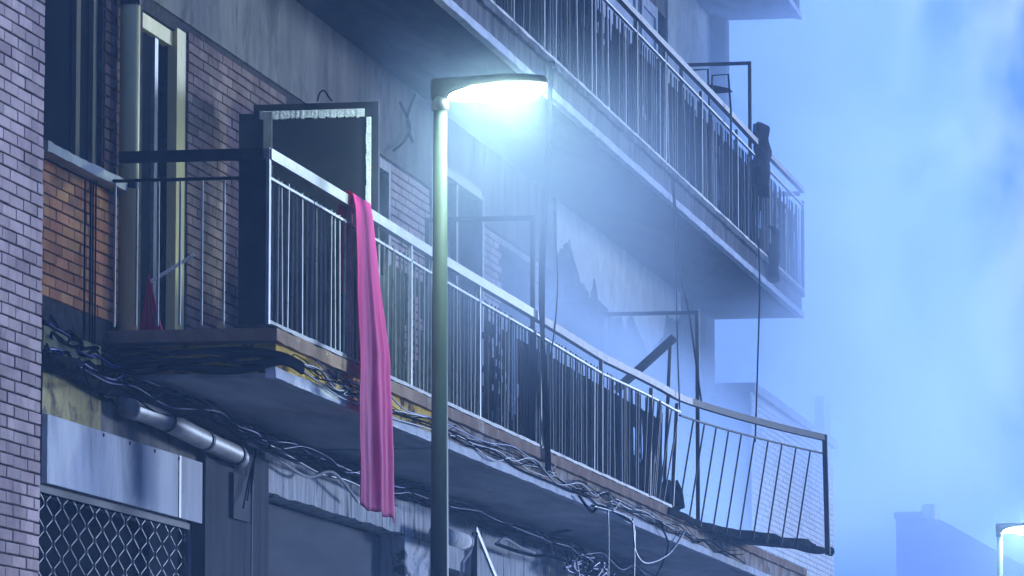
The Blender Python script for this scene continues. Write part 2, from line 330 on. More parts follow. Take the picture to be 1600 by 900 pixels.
# bricks: every one its own piece, courses of the building and of the projecting block
BL, BH, GAP = 0.255, 0.056, 0.010
def brick_mesh(name, m, l=BL):
    mb = MB(); e = 0.004; d = 0.012
    f0 = [(0, 0), (l, 0), (l, BH), (0, BH)]
    f1 = [(e, e), (l - e, e), (l - e, BH - e), (e, BH - e)]
    mb.add([(x, 0.02, z) for x, z in f0] + [(x, -d + 0.003, z) for x, z in f0] + [(x, -d, z) for x, z in f1],
           [(0, 1, 5, 4), (1, 2, 6, 5), (2, 3, 7, 6), (3, 0, 4, 7), (4, 5, 9, 8), (5, 6, 10, 9), (6, 7, 11, 10), (7, 4, 8, 11), (8, 9, 10, 11)])
    me = mb.mesh(name); me.materials.append(M[m]); return me
def courses(x0, x1, z0, z1, ok=None):
    out = []; j = 0; z = z0
    while z + BH <= z1 + 1e-6:
        x = x0 - (BL + GAP) * (0.5 if j % 2 else 0.0)
        while x < x1 - 0.03:
            a, b2 = max(x, x0), min(x + BL, x1)
            if b2 - a > 0.04 and (ok is None or ok((a + b2) / 2, z + BH / 2)): out.append((a, b2, z))
            x += BL + GAP
        z += BH + GAP; j += 1
    return out
def lay(parent, m, cells, y, limit=300):
    cache = {}
    cells = sorted(cells, key=lambda c: c[0])
    for a, b2, z in cells[:limit]:
        l = round(b2 - a, 3)
        if l not in cache: cache[l] = brick_mesh('brick', m, l)
        o = put('brick', cache[l], parent, (a, y + random.uniform(-0.003, 0.002), z + random.uniform(-0.0015, 0.0015)))
    if len(cells) > limit:
        mb = MB(); e = 0.003
        for a, b2, z in cells[limit:]:
            q = random.uniform(-0.003, 0.003)
            mb.add([(a, y + 0.01, z), (b2, y + 0.01, z), (b2, y + 0.01, z + BH), (a, y + 0.01, z + BH),
                    (a + e, y - 0.012 + q, z + e), (b2 - e, y - 0.012 + q, z + e), (b2 - e, y - 0.012 + q, z + BH - e), (a + e, y - 0.012 + q, z + BH - e)],
                   [(4, 5, 6, 7), (0, 1, 5, 4), (1, 2, 6, 5), (2, 3, 7, 6), (3, 0, 4, 7)])
        tag(mb.build('brickwork', m, parent), kind='stuff')
inh = lambda x, z, hs: any(h[0] - 0.03 < x < h[1] + 0.03 and h[2] - 0.02 < z < h[3] + 0.02 for h in hs)
cells = courses(26.3, 28.20, 4.80, 5.60)
cells += courses(27.74, 28.30, 5.70, ZP - 0.02)
cells += [c for c in courses(29.78, 33.55, 4.78, ZP - 0.02) if c[0] < 32.3]
cells += courses(36.2, 37.7, 5.2, ZP - 0.02)
cells += courses(40.1, 43.0, 5.4, ZP - 0.02, lambda x, z: not inh(x, z, HOL1))
orange = [c for c in cells if c[0] < 29 and c[2] < 5.6]
lay(bld, 'brick_orange', orange, 0.0, 300)
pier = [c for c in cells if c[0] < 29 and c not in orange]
lay(bld, 'brick_shaded', pier, 0.0, 300)
lay(bld, 'brick_dull', [c for c in cells if 29 < c[0] < 33.5], 0.0, 300 - len(orange) - len(pier))
far = [c for c in cells if c[0] >= 33.5]
lay(bld, 'brick_pale', far, 0.0, 0)

# window beside the projecting block, sill, joinery
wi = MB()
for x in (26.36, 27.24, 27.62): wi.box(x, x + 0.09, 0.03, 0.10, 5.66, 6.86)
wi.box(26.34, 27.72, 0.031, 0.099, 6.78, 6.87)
win = wi.build('window', 'frame_shaded', bld)
MB().box(26.45, 27.62, 0.06, 0.075, 5.66, 6.79).build('pane', 'glass', win)
MB().strip(26.2, 28.12, -0.10, 0.05, 5.60, 5.655, 0.08, 0.008, 2.0).build('window_sill', 'plaster_light', bld)
dr = MB()
dr.box(29.48, 29.70, -0.012, 0.05, ZT1 + 0.01, 6.86); dr.box(28.66, 29.48, 0.02, 0.08, 6.74, 6.835)
dr.box(28.67, 28.73, 0.02, 0.08, ZT1 + 0.01, 6.74)
door = dr.build('door_frame', 'cream', bld)
MB().box(28.74, 29.10, 0.06, 0.09, ZT1 + 0.02, 6.74).build('door_leaf', 'glass', bld)
MB().box(29.12, 29.20, 0.04, 0.10, ZT1 + 0.02, 6.74).build('door_stile', 'steel', bld)
for (x0, x1, zt) in ((33.6, 36.15, 6.90), (37.75, 40.05, 7.20)):
    f_ = MB()
    for x in (x0, x1 - 0.09): f_.box(x, x + 0.09, -0.02, 0.06, ZT1 + 0.01, zt)
    f_.box(x0 + 0.09, x1 - 0.09, -0.018, 0.058, zt - 0.08, zt)
    f_.box((x0 + x1) / 2, (x0 + x1) / 2 + 0.07, 0.0, 0.05, ZT1 + 0.01, zt - 0.08)
    d_ = f_.build('door_frame', 'bar_burnt', bld)
    MB().box(x0 + 0.09, x1 - 0.09, 0.06, 0.08, ZT1 + 0.02, zt - 0.08).build('pane', 'glass', d_)
MB().box(40.86, 42.34, 0.10, 0.13, 5.61, 6.79).build('shutter', 'soot', bld)
for (x0, x1) in ((46.0, 48.55), (48.85, 49.95)):
    f_ = MB()
    for x in (x0, x1 - 0.12): f_.box(x, x + 0.12, -0.03, 0.05, ZT2 + 0.01, 10.49)
    f_.box(x0 + 0.12, x1 - 0.12, -0.028, 0.048, 10.36, 10.48); f_.box(x0 + 0.12, x1 - 0.12, -0.027, 0.047, ZT2 + 0.012, ZT2 + 0.15)
    d_ = f_.build('balcony_door', 'pale_edge', bld)
    MB().box(x0 + 0.12, x1 - 0.12, -0.005, 0.03, ZT2 + 0.1, 10.38).build('door_panel', 'sign_white', d_)
MB().strip(50.66, 54.0, -0.03, -0.009, ZT2 - 0.1, ZS3 - 0.01, 0.1, 0.004, 21).build('render_coat', 'plaster_light', bld)
MB().box(54.0, 54.33, -0.20, -0.012, ZT2, ZS3 - 0.001).build('pier', 'plaster', bld)

# ground floor: beam, pilaster, columns
MB().strip(31.62, 37.75, -0.10, -0.007, 4.035, 4.30, 0.06, 0.010, 9.0).build('lintel_beam', 'stained_white', bld)
MB().strip(26.2, 29.86, -0.08, -0.007, 4.085, 4.40, 0.08, 0.006, 4.0).build('lintel_beam', 'plaster', bld)
MB().strip(26.2, 27.45, -0.085, -0.0065, 4.088, 4.60, 0.06, 0.006, 14.0).build('painted_patch', 'yellow_plaster', bld)
MB().box(29.84, 31.60, -0.13, -0.008, 0.13, 4.24).build('pilaster', 'pilaster', bld)
MB().box(30.5, 31.0, -0.155, -0.131, 3.78, 4.08).build('meter_cover', 'shutter', bld)
MB().box(31.65, 36.33, 0.10, 0.14, 0.14, 4.02).build('roller_shutter', 'shutter', bld)
MB().box(36.36, 37.85, -0.09, -0.008, 0.13, 4.03).build('pilaster', 'flaked_white', bld)
MB().box(39.3, 41.2, -0.05, -0.0075, 0.13, 4.12).build('pilaster', 'stained_white', bld)
for x0, x1 in ((37.95, 39.25), (41.25, 44.95), (46.55, 50.45)): MB().box(x0, x1, 0.12, 0.16, 0.14, 3.88).build('roller_shutter', 'shutter', bld)

# ------------------------------------------------------------------ projecting brick block in front, left edge of the picture
blk = thing('brick_building', 'pale mauve brick wall of the projecting block at the left edge', 'building', (25.02, -0.42, 0))
MB().box(21.0, 25.02, -0.40, 3.5, 0.0, 13.5).build('wall', 'mortar', blk)
lay(blk, 'brick_pale', courses(23.72, 25.02, 3.0, 6.45)[:], -0.40, 300)
lay(blk, 'brick_pale', courses(21.0, 23.70, 0.2, 13.4) + courses(23.72, 25.02, 6.45 + 0.0, 13.4), -0.40, 0)

# unseen house across the street, beside and behind camera, added to dim near facade
op = thing('facing_house', 'rendered house on the other side of the street, out of the picture', 'house', (6, -9.6, 0))
wall_with_holes('wall', 'plaster', op, -11, 22, 0.0, 14.0, -9.9, -9.6, [(-9 + 3.2 * i, -7.6 + 3.2 * i, 1.2 + 3.1 * j, 3.2 + 3.1 * j) for i in range(10) for j in range(4)])
for i in range(10):
    for j in range(4): MB().box(-9 + 3.2 * i, -7.6 + 3.2 * i, -9.8, -9.77, 1.2 + 3.1 * j, 3.2 + 3.1 * j).build('pane', 'glass', op)
MB().box(-11, 22, -19, -9.95, 0.0, 13.9).build('body', 'room', op)

# low white brick wing at the far end of the building
wing = thing('brick_wing', 'white painted low brick wing beyond the far end of the balconies', 'building', (54.6, -0.4, 0))
MB().box(54.5, 62.7, -0.40, 4.0, 0.0, 6.80).build('wall', 'pale_edge', wing)
lay(wing, 'brick_white', courses(54.5, 62.7, 3.2, 6.76), -0.40, 0)
MB().strip(54.45, 62.78, -0.46, 4.05, 6.80, 6.90, 0.2, 0.006, 11).build('parapet_cap', 'pale_edge', wing)
MB().box(61.9, 62.6, -0.39, -0.27, 6.89, 7.42).build('chimney', 'sign_white', wing)
MB().box(56.6, 58.1, -0.425, -0.36, 3.1, 4.6).build('window', 'dark_metal', wing)

# ------------------------------------------------------------------ drainpipe on the wall
dp = thing('drainpipe', 'cream round drainpipe beside the dark balcony door', 'pipe', (28.02, -0.09, ZT1))
MB().tube([(28.02, -0.09, ZT1 - 0.02), (28.02, -0.09, 7.62)], 0.062, 14).build('pipe', 'cream', dp, True)
for z in (5.62, 6.75): MB().tube([(28.02, -0.09, z), (28.02, -0.09, z + 0.035)], 0.068, 14).build('pipe_clip', 'dark_metal', dp)

# big pipe under the lower balcony
dk = thing('waste_pipe', 'fat grey waste pipe slung under the lower balcony soffit', 'pipe', (27.6, -0.2, 4.2))
MB().tube(smooth_path([(27.75, -0.17, 4.26), (28.4, -0.2, 4.25), (29.4, -0.2, 4.215), (30.2, -0.2, 4.19), (30.5, -0.19, 4.18), (30.68, -0.13, 4.175), (30.74, 0.02, 4.17)], 6), 0.062, 14).build('pipe', 'duct', dk, True)
for x, z in ((28.5, 4.248), (29.5, 4.212), (30.35, 4.187)):
    MB().tube([(x, -0.2, z), (x + 0.05, -0.2, z - 0.001)], 0.070, 14).build('clamp', 'dark_metal', dk)

# ------------------------------------------------------------------ lower balcony railing
SP = 0.134
rail1 = thing('balcony_railing', 'grey steel railing of the lower balcony, its far end bent outwards', 'railing', (X0, YO, ZT1))
ZR = 5.79
def front(t):                                  # plan of the railing: straight, then bent out over the street
    if t < 44.2: return Vector((t, YO, 0))
    u = (t - 44.2) / 4.3
    return Vector((t, YO - 0.06 * u - 0.84 * u ** 1.45, 0))
def ztop(t): return ZR + 0.004 * math.sin(t * 0.9) + (0.0 if t < 40 else 0.05 * math.sin((t - 40) / 8.5 * math.pi))
XE = 48.5
ts = [27.62] + [28 + 0.4 * i for i in range(52)]; ts = [t for t in ts if t < XE] + [XE]
def path(dz, t0=27.62, t1=XE): return [front(t) + Vector((0, 0, ztop(t) + dz)) for t in ts if t0 <= t <= t1]
MB().sweep(path(-0.033, 27.62, 37.0), 0.05, 0.066).build('handrail', 'rail_paint', rail1)
MB().sweep(path(-0.036, 36.8, 45.0), 0.048, 0.062).build('handrail', 'rail_burnt', rail1)
MB().sweep(path(-0.036, 44.8, XE), 0.048, 0.062).build('handrail', 'dark_metal', rail1)
MB().sweep(path(-0.175, 27.62, 44.6), 0.028, 0.016).build('lower_rail', 'rail_paint', rail1)
MB().sweep(path(-0.20, 44.4, XE), 0.024, 0.014).build('lower_rail', 'dark_metal', rail1)
MB().strip(27.62, 43.9, YO - 0.012, YO + 0.03, ZT1 + 0.006, ZT1 + 0.03, 0.1, 0.004, 5).build('bottom_rail', 'bar_mid', rail1)
bm1 = MB().box(-0.006, 0.006, -0.006, 0.006, 0, 0.89).mesh('baluster'); bm1.materials.append(M['bar_paint'])
bm2 = MB().box(-0.006, 0.006, -0.006, 0.006, 0, 0.89).mesh('baluster'); bm2.materials.append(M['bar_burnt'])
bmm = MB().box(-0.006, 0.006, -0.006, 0.006, 0, 0.89).mesh('baluster'); bmm.materials.append(M['bar_mid'])
x = 27.75
while x < 43.9:
    k = max(0.0, (x - 41.0) / 3.0)
    o = put('baluster', bm1 if x < 30.9 else bmm if x < 34.4 else bm2 if random.random() < 0.85 else bm1, rail1, (x - 0.45 * k * k, YO, ZT1 + 0.02))
    o.rotation_euler = (random.uniform(-0.012, 0.012), math.atan2(0.45 * k * k, 0.88) + random.uniform(-0.01, 0.01), random.uniform(-0.5, 0.5))
    x += SP
for i in range(10):
    t = 44.9 + i * 0.36
    a = front(t) + Vector((0, 0, ztop(t) - 0.2)); b2 = a + Vector((-0.06, 0.15, -0.95 - 0.005 * i)); 
    MB().bar(b2, a, 0.015, 0.015).build('baluster', 'dark_metal', rail1)
for x in (29.9, 31.86, 34.37, 37.05): MB().box(x - 0.018, x + 0.018, YO - 0.014, YO + 0.016, ZT1 + 0.02, ZR - 0.06).build('post', 'rail_paint', rail1)
for x, k in ((39.9, 0.02), (42.7, 0.16), (44.3, 0.35)): MB().bar((x - k, YO - 0.002, ZT1 + 0.02), (x, YO - 0.002, ZR - 0.05), 0.034, 0.034).build('post', 'rail_burnt', rail1)
MB().bar(front(XE) + Vector((0.02, -0.02, 4.56)), front(XE) + Vector((0, 0, ztop(XE) - 0.005)), 0.05, 0.05).build('post', 'dark_metal', rail1)
# end of the railing, across the balcony
MB().box(27.59, 27.64, YO + 0.026, -0.14, ZR - 0.068, ZR - 0.002).build('handrail', 'dark_metal', rail1)
MB().box(27.60, 27.63, YO + 0.026, -0.10, ZR - 0.185, ZR - 0.168).build('lower_rail', 'dark_metal', rail1)
for i in range(7):
    put('baluster', bm1, rail1, (27.615, YO + 0.13 + i * SP, ZT1 + 0.0))
MB().box(27.60, 27.632, YO + 0.005, YO + 0.165, ZT1, ZR - 0.069).build('corner_panel', 'dark_metal', rail1)
MB().box(27.60, 27.645, YO - 0.016, YO + 0.004, ZT1, ZR - 0.0).build('post', 'rail_paint', rail1)

# ------------------------------------------------------------------ upper balcony railing
rail2 = thing('balcony_railing', 'dark sooty steel railing of the upper balcony', 'railing', (X0, YO, ZT2))
ZR2 = 8.99
MB().sweep([(31 + i * 0.8, YO, ZR2 - 0.03 + 0.004 * i + 0.004 * math.sin(i * 0.7)) for i in range(29)] + [(X1 - 0.03, YO, ZR2 + 0.09)], 0.05, 0.055).build('handrail', 'rail_burnt', rail2)
MB().sweep([(31 + i * 0.8, YO, ZR2 - 0.17 + 0.003 * i) for i in range(29)] + [(X1 - 0.03, YO, ZR2 - 0.085)], 0.028, 0.016).build('lower_rail', 'rail_paint', rail2)
MB().strip(31, X1 - 0.03, YO - 0.012, YO + 0.03, ZT2 + 0.006, ZT2 + 0.03, 0.1, 0.004, 15).build('bottom_rail', 'bar_mid', rail2)
bm3 = MB().box(-0.006, 0.006, -0.006, 0.006, 0, 0.90).mesh('baluster'); bm3.materials.append(M['bar_burnt'])
x = 31.1; i = 0
while x < X1 - 0.1:
    o = put('baluster', bm3 if random.random() < 0.9 else bm1, rail2, (x, YO, ZT2 + 0.02)); o.rotation_euler = (random.uniform(-0.015, 0.015), random.uniform(-0.008, 0.008), random.uniform(-0.5, 0.5))
    x += SP
for x in (34.6, 37.1, 39.4, 41.9, 43.6, 46.0, 48.6, 51.2, X1 - 0.05): MB().box(x - 0.02, x + 0.02, YO - 0.014, YO + 0.016, ZT2 + 0.02, ZR2 - 0.03).build('post', 'bar_mid', rail2)
MB().box(X1 - 0.06, X1 - 0.02, YO + 0.03, -0.02, ZR2 + 0.03, ZR2 + 0.08).build('handrail', 'rail_burnt', rail2)
for i in range(7): put('baluster', bm3, rail2, (X1 - 0.04, YO + 0.13 + i * SP, ZT2 + 0.05))

# ------------------------------------------------------------------ privacy screens tied behind the bars
def screen(x0, x1, z0, z1, m, label, slits, ragged=0.1, seed=1, yoff=0.03):
    rr = random.Random(seed); cw, ch = 0.042, 0.05
    nx, nz = int((x1 - x0) / cw), int((z1 - z0) / ch)
    hole = set()
    for (sx0, sx1, p, za, zb, dens) in slits:
        for i in range(nx):
            x = x0 + i * cw
            if sx0 <= x <= sx1 and rr.random() < p:
                a = za + rr.uniform(-0.2, 0.2); b2 = zb + rr.uniform(-0.2, 0.2)
                for j in range(nz):
                    z = z0 + j * ch
                    if a <= z <= b2 and rr.random() < dens: hole.add((i, j))
    for i in range(nx):
        for j in range(nz):
            if noise.noise(Vector((i * 0.07, j * 0.10, seed * 9.1))) > 0.46: hole.add((i, j))
            if j >= nz - 1 - int(max(0, noise.noise(Vector((i * 0.16, seed * 3.3, 0))) * ragged / ch * 4)): hole.add((i, j))
    mb = MB()
    for i in range(nx + 1):
        for j in range(nz + 1):
            wv = 0.010 * math.sin(i * 1.97 + j * 0.05) + 0.012 * noise.noise(Vector((i * 0.2, j * 0.15, seed)))
            mb.v.append(Vector((x0 + i * cw, YO + yoff + wv, z0 + j * ch)))
    for i in range(nx):
        for j in range(nz):
            if (i, j) in hole: continue
            a = i * (nz + 1) + j; mb.f.append((a, a + nz + 1, a + nz + 2, a + 1))
    o = mb.build('privacy_screen', m); o.modifiers.new('s', 'SOLIDIFY').thickness = 0.004
    return tag(o, label, 'screen')
screen(30.62, 34.3, 4.775, 5.60, 'screen_green', 'greenish grey cloth screen behind the bars beside the pink fabric', [], 0.03, 3)
screen(34.36, 37.0, 4.77, 5.60, 'screen', 'dark reed screen with bright dotted gaps behind the lower railing', [(34.4, 36.0, 0.5, 4.8, 5.55, 0.55)], 0.02, 4)
screen(37.1, 43.6, 4.77, 5.60, 'screen', 'charred dark screen behind the leaning bars of the lower railing', [(42.0, 43.6, 0.35, 4.9, 5.5, 0.85), (40.4, 42.0, 0.10, 5.1, 5.4, 0.8)], 0.03, 6)
screen(31.1, 53.9, 7.935, 8.80, 'screen', 'long sooty dark screen behind the bars of the upper railing', [(34, 53, 0.10, 8.2, 8.65, 0.95), (38.5, 42.0, 0.22, 8.45, 8.80, 0.95), (51.2, 53.8, 0.45, 8.05, 8.7, 0.95), (46, 49, 0.3, 8.0, 8.3, 0.9)], 0.03, 8)

# ------------------------------------------------------------------ partition frames across the balconies
def partition(x, y0, y1, z0, z1, label, s=0.036, m='dark_metal', infill=False):
    t = thing('partition_frame', label, 'frame', (x, (y0 + y1) / 2, z0), 'partition frames across the balconies')
    MB().box(x, x + s, y0, y0 + s, z0, z1).build('post', m, t); MB().box(x, x + s, y1 - s, y1, z0, z1).build('post', m, t)
    MB().box(x + 0.001, x + s - 0.001, y0 + s, y1 - s, z1 - s, z1 - 0.001).build('top_bar', m, t)
    if infill:
        MB().box(x + 0.006, x + 0.024, y0 + s, y1 - s, z0 + 0.05, z1 - s).build('panel', 'panel', t)
        mb = MB()
        def rough(p0, p1, wv, ax):
            n = 40
            for i in range(n):
                a = p0 + (p1 - p0) * i / n; b2 = p0 + (p1 - p0) * (i + 1.02) / n; q = random.uniform(-0.006, 0.006)
                if ax == 'y': mb.box(x - 0.016 + q * 0.5, x + 0.005, a, b2, z1 - s - wv + q, z1 - s - 0.003)
                else: mb.box(x - 0.016 + q * 0.5, x + 0.005, y0 + s + 0.004, y0 + s + wv + q * 0.6, a, b2)
        rough(y0 + s + 0.05, y1 - s, 0.055, 'y'); rough(z0 + 0.3, z1 - s - 0.06, 0.034, 'z')
        tag(mb.build('foam_strip', 'foam', t), kind='stuff')
        MB().box(x - 0.03, x + 0.0, y1 - 0.13, y1 - 0.075, z0 + 0.6, z1 - s - 0.01).build('side_stile', 'rail_paint', t)
        MB().box(x + 0.004, x + 0.03, y1 + 0.001, y1 + 0.10, z0 + 0.02, z1 - 0.06).build('side_panel', m, t)
    return t
partition(30.8, YO + 0.0, -0.2, ZT1 + 0.004, 6.555, 'partition frame filled with a dark panel edged in white foam', infill=True, s=0.045)
partition(36.82, YO + 0.02, -0.15, ZT1 + 0.004, 6.565, 'empty dark partition frame before the small bricked window')
partition(45.78, YO + 0.0, -0.08, ZT1 + 0.004, 6.78, 'empty dark partition frame standing in the smoke at the bent railing')
partition(50.0, YO + 0.03, -0.25, ZT2 + 0.004, 9.9, 'empty dark partition frame on the upper balcony against the sky')

# fallen board behind the rail
a, b2 = onX(962, 610, 43.6), onX(1054, 527, 43.6)
bd = MB().bar(a, b2, 0.06, 0.14, up=(1, 0, 0)).build('fallen_board', 'wood')
tag(bd, 'charred board leaning at a slant inside the far partition frame', 'board')
a, b2 = onX(1036, 632, 44.35), onX(1047, 540, 44.35)
tag(MB().bar((a.x, a.y, ZT1), b2, 0.03, 0.03).build('prop', 'dark_metal'), 'thin dark upright propping the slanted board', 'prop')

# twisted metal rack on the upper balcony
rk = thing('metal_rack', 'buckled thin metal rack sticking up behind the upper railing', 'rack', (47.5, -0.8, ZT2))
X_ = 47.6
P = lambda px, py: onX(px, py, X_)
for pl in ([(1080, 110), (1106, 108), (1109, 180)], [(1112, 150), (1113, 118), (1138, 116), (1142, 172)]):
    MB().tube([P(*q) for q in pl], 0.011, 6).build('tube', 'dark_metal', rk)
pa, pb, pc = P(1100, 130), P(1140, 138), P(1112, 141)
mb = MB(); mb.add([pa, pb, pc] + [p + Vector((0.25, 0, 0)) for p in (pa, pb, pc)], [(0, 1, 2), (3, 5, 4), (0, 3, 4, 1), (1, 4, 5, 2), (2, 5, 3, 0)])
mb.build('shelf', 'dark_metal', rk)
pz = P(1109, 180); MB().tube([(pz.x, pz.y, ZT2), pz], 0.011, 6).build('tube', 'dark_metal', rk)
pz = P(1142, 172); MB().tube([(pz.x, pz.y, ZT2), pz], 0.011, 6).build('tube', 'dark_metal', rk)

# charred rags on the upper railing
def rag(cx, z0, z1, wx, label, seed, thick=0.05, m='char'):
    mb = MB(); n, k = 14, 12
    for i in range(n + 1):
        v = i / n; z = z1 - (z1 - z0) * v
        for j in range(k):
            a = 2 * math.pi * j / k
            q = 1 + 0.45 * noise.noise(Vector((math.cos(a) * 1.3, math.sin(a) * 1.3, v * 5 + seed)))
            ww = wx * (0.75 + 0.5 * noise.noise(Vector((v * 3.2, seed, 1)))) * (1 if i < n else 0.3)
            sh_ = 0.10 * noise.noise(Vector((v * 2.2, seed * 2, 5)))
            mb.v.append(Vector((cx + sh_ * 3 + ww * math.cos(a) * q, YO - 0.02 + sh_ * 0.3 + thick * math.sin(a) * q, z)))
    for i in range(n):
        for j in range(k): mb.f.append((i * k + j, i * k + (j + 1) % k, (i + 1) * k + (j + 1) % k, (i + 1) * k + j))
    mb.f.append(tuple(range(k))); mb.f.append(tuple(n * k + j for j in range(k)))
    return tag(mb.build('charred_rag', m, None, True), label, 'rag')
rag(50.4, 8.50, 9.27, 0.46, 'charred rag bunched over the upper handrail', 1.3, 0.075)
rag(51.4, 7.70, 8.28, 0.42, 'burnt rag caught at the foot of the upper railing', 4.1, 0.05)

# ------------------------------------------------------------------ debris at the bent end of the lower railing
db = MB(); n = 26; outer = []; 
for i in range(n + 1):
    t = 43.6 + (49.2 - 43.6) * i / n
    f_ = front(min(t, XE)); off = 0.12 + 0.10 * noise.noise(Vector((t * 1.7, 3.1, 0)))
    outer.append((t, min(YO - 0.04, f_.y + 0.10 + off * 0.6), ZT1 - 0.015 - 0.02 * i / n + 0.03 * noise.noise(Vector((t * 2.3, 0, 8)))))
for i, (x, y, z) in enumerate(outer):
    th = 0.05 + 0.04 * abs(noise.noise(Vector((x * 3, 1, 1))))
    db.v += [Vector((x, YO + 0.25, ZT1 + 0.02)), Vector((x, y, z + 0.01)), Vector((x, y, z - th)), Vector((x, YO + 0.25, ZT1 + 0.006))]
for i in range(n):
    for k in range(4): db.f.append((4 * i + k, 4 * i + 4 + k, 4 * i + 4 + (k + 1) % 4, 4 * i + (k + 1) % 4))
db.f += [(0, 1, 2, 3), tuple(4 * n + k for k in (3, 2, 1, 0))]
tag(db.build('burnt_sheeting', 'char'), 'burnt dark sheeting sagging out under the bent railing', 'debris')
e_ = front(XE)
mb = MB().tube(smooth_path([(47.6, -1.35, 4.66), (48.4, -1.6, 4.64), (48.9, -1.85, 4.63), (49.1, -1.93, 4.63)], 5), [0.022 + 0.02 * (i / 15) + 0.012 * math.sin(i * 0.9) for i in range(16)], 10)
tag(mb.build('charred_roll', 'char', None, True), 'charred roll poking out past the bent railing end', 'debris')
for i in range(9):
    t = 42.6 + i * 0.28 + random.uniform(-0.1, 0.1); h = random.uniform(0.10, 0.34)
    mb = MB(); k = 7; ri = [random.uniform(0.10, 0.20) for _ in range(k)]
    cx, cy = t, YO + random.uniform(0.02, 0.2)
    for zf, sc in ((0, 1.0), (0.6, 0.8), (1.0, 0.35)):
        for j in range(k): mb.v.append(Vector((cx + ri[j] * sc * math.cos(6.283 * j / k), cy + 0.6 * ri[j] * sc * math.sin(6.283 * j / k), ZT1 + 0.03 + h * zf + random.uniform(-0.01, 0.01))))
    for a in range(2):
        for j in range(k): mb.f.append((a * k + j, a * k + (j + 1) % k, (a + 1) * k + (j + 1) % k, (a + 1) * k + j))
    mb.f += [tuple(range(k)), tuple(2 * k + j for j in range(k))]
    tag(mb.build('rubble', 'char'), 'dark lump of burnt rubble at the foot of the bent bars', 'rubble', 'rubble on the far end of the lower balcony')

# ------------------------------------------------------------------ pink fabric over the handrail
def pink_fabric():
    mb = MB(); nu, nv = 40, 90
    Lin, Lout = 0.62, 2.0
    for j in range(nv + 1):
        s = -Lin + (Lin + Lout) * j / nv
        if s < -0.03: yb, zb = YO + 0.05, ZR + 0.012 + s
        elif s < 0.05: 
            a = (s + 0.03) / 0.08 * math.pi; yb, zb = YO + 0.008 + 0.042 * math.cos(a), ZR + 0.012 + 0.018 * math.sin(a)
        else: yb, zb = YO - 0.05 - 0.035 * min(1, s), ZR + 0.012 - s
        g = max(0.0, s); wid = (0.50 + 0.22 * min(1.0, g / 1.3)) if s > 0 else 0.45
        for i in range(nu + 1):
            u = i / nu - 0.5
            amp = 0.005 + 0.008 * min(1, abs(s) / 0.8)
            fold = amp * (2.6 * noise.noise(Vector((u * 4.6 + 0.35 * s, s * 0.45, 7.0))) + 1.1 * noise.noise(Vector((u * 11.0 + 0.6 * s, s * 0.8, 2.0))) + 0.5 * noise.noise(Vector((u * 3, s * 4, 9)))) if s > 0.05 or s < -0.03 else 0
            xx = 30.02 + wid * u + 0.12 * g + 0.03 * noise.noise(Vector((s * 2.1, u, 3)))
            yy = yb + (fold - 0.02 - 0.055 * (u + 0.5) * min(1, g) if s > 0 else abs(fold) * 0.6)
            zz = zb
            zz += (0.020 * math.sin(u * 7) - 0.05 * max(0.0, min(1.0, (u - 0.02) * 12)) + 0.006 * math.sin(u * 23)) * max(0.0, (s - 1.2) / 0.8)
            mb.v.append(Vector((xx, yy, zz)))
    for j in range(nv):
        for i in range(nu):
            a = j * (nu + 1) + i; mb.f.append((a, a + 1, a + nu + 2, a + nu + 1))
    o = mb.build('fabric_banner', 'pink', None, True); o.modifiers.new('s', 'SOLIDIFY').thickness = 0.003
    return o
tag(pink_fabric(), 'long magenta pink fabric strip hanging over the lower balcony handrail', 'fabric')

# crimson cloth and white stick on the balcony floor by the door
a, b2 = onX(236, 440, 28.3), onX(303, 398, 28.3)
tag(MB().tube([a, b2], 0.011, 8).build('white_stick', 'foam'), 'white stick slanting behind the end bars of the lower balcony', 'stick')
mb = MB(); top = onX(232, 428, 28.28); n = 18
for i in range(9):
    v = i / 8
    for j in range(n + 1):
        u = j / n - 0.35
        mb.v.append(Vector((28.28 + 0.06 * math.sin(j * 1.3) * v, top.y - u * 0.17 * v - 0.0, top.z - (top.z - ZT1 - 0.004) * v)))
for i in range(8):
    for j in range(n): mb.f.append((i * (n + 1) + j, i * (n + 1) + j + 1, (i + 1) * (n + 1) + j + 1, (i + 1) * (n + 1) + j))
cl = mb.build('hanging_cloth', 'crimson', None, True); cl.modifiers.new('s', 'SOLIDIFY').thickness = 0.004
tag(cl, 'small crimson cloth hanging from the white stick by the drainpipe', 'cloth')

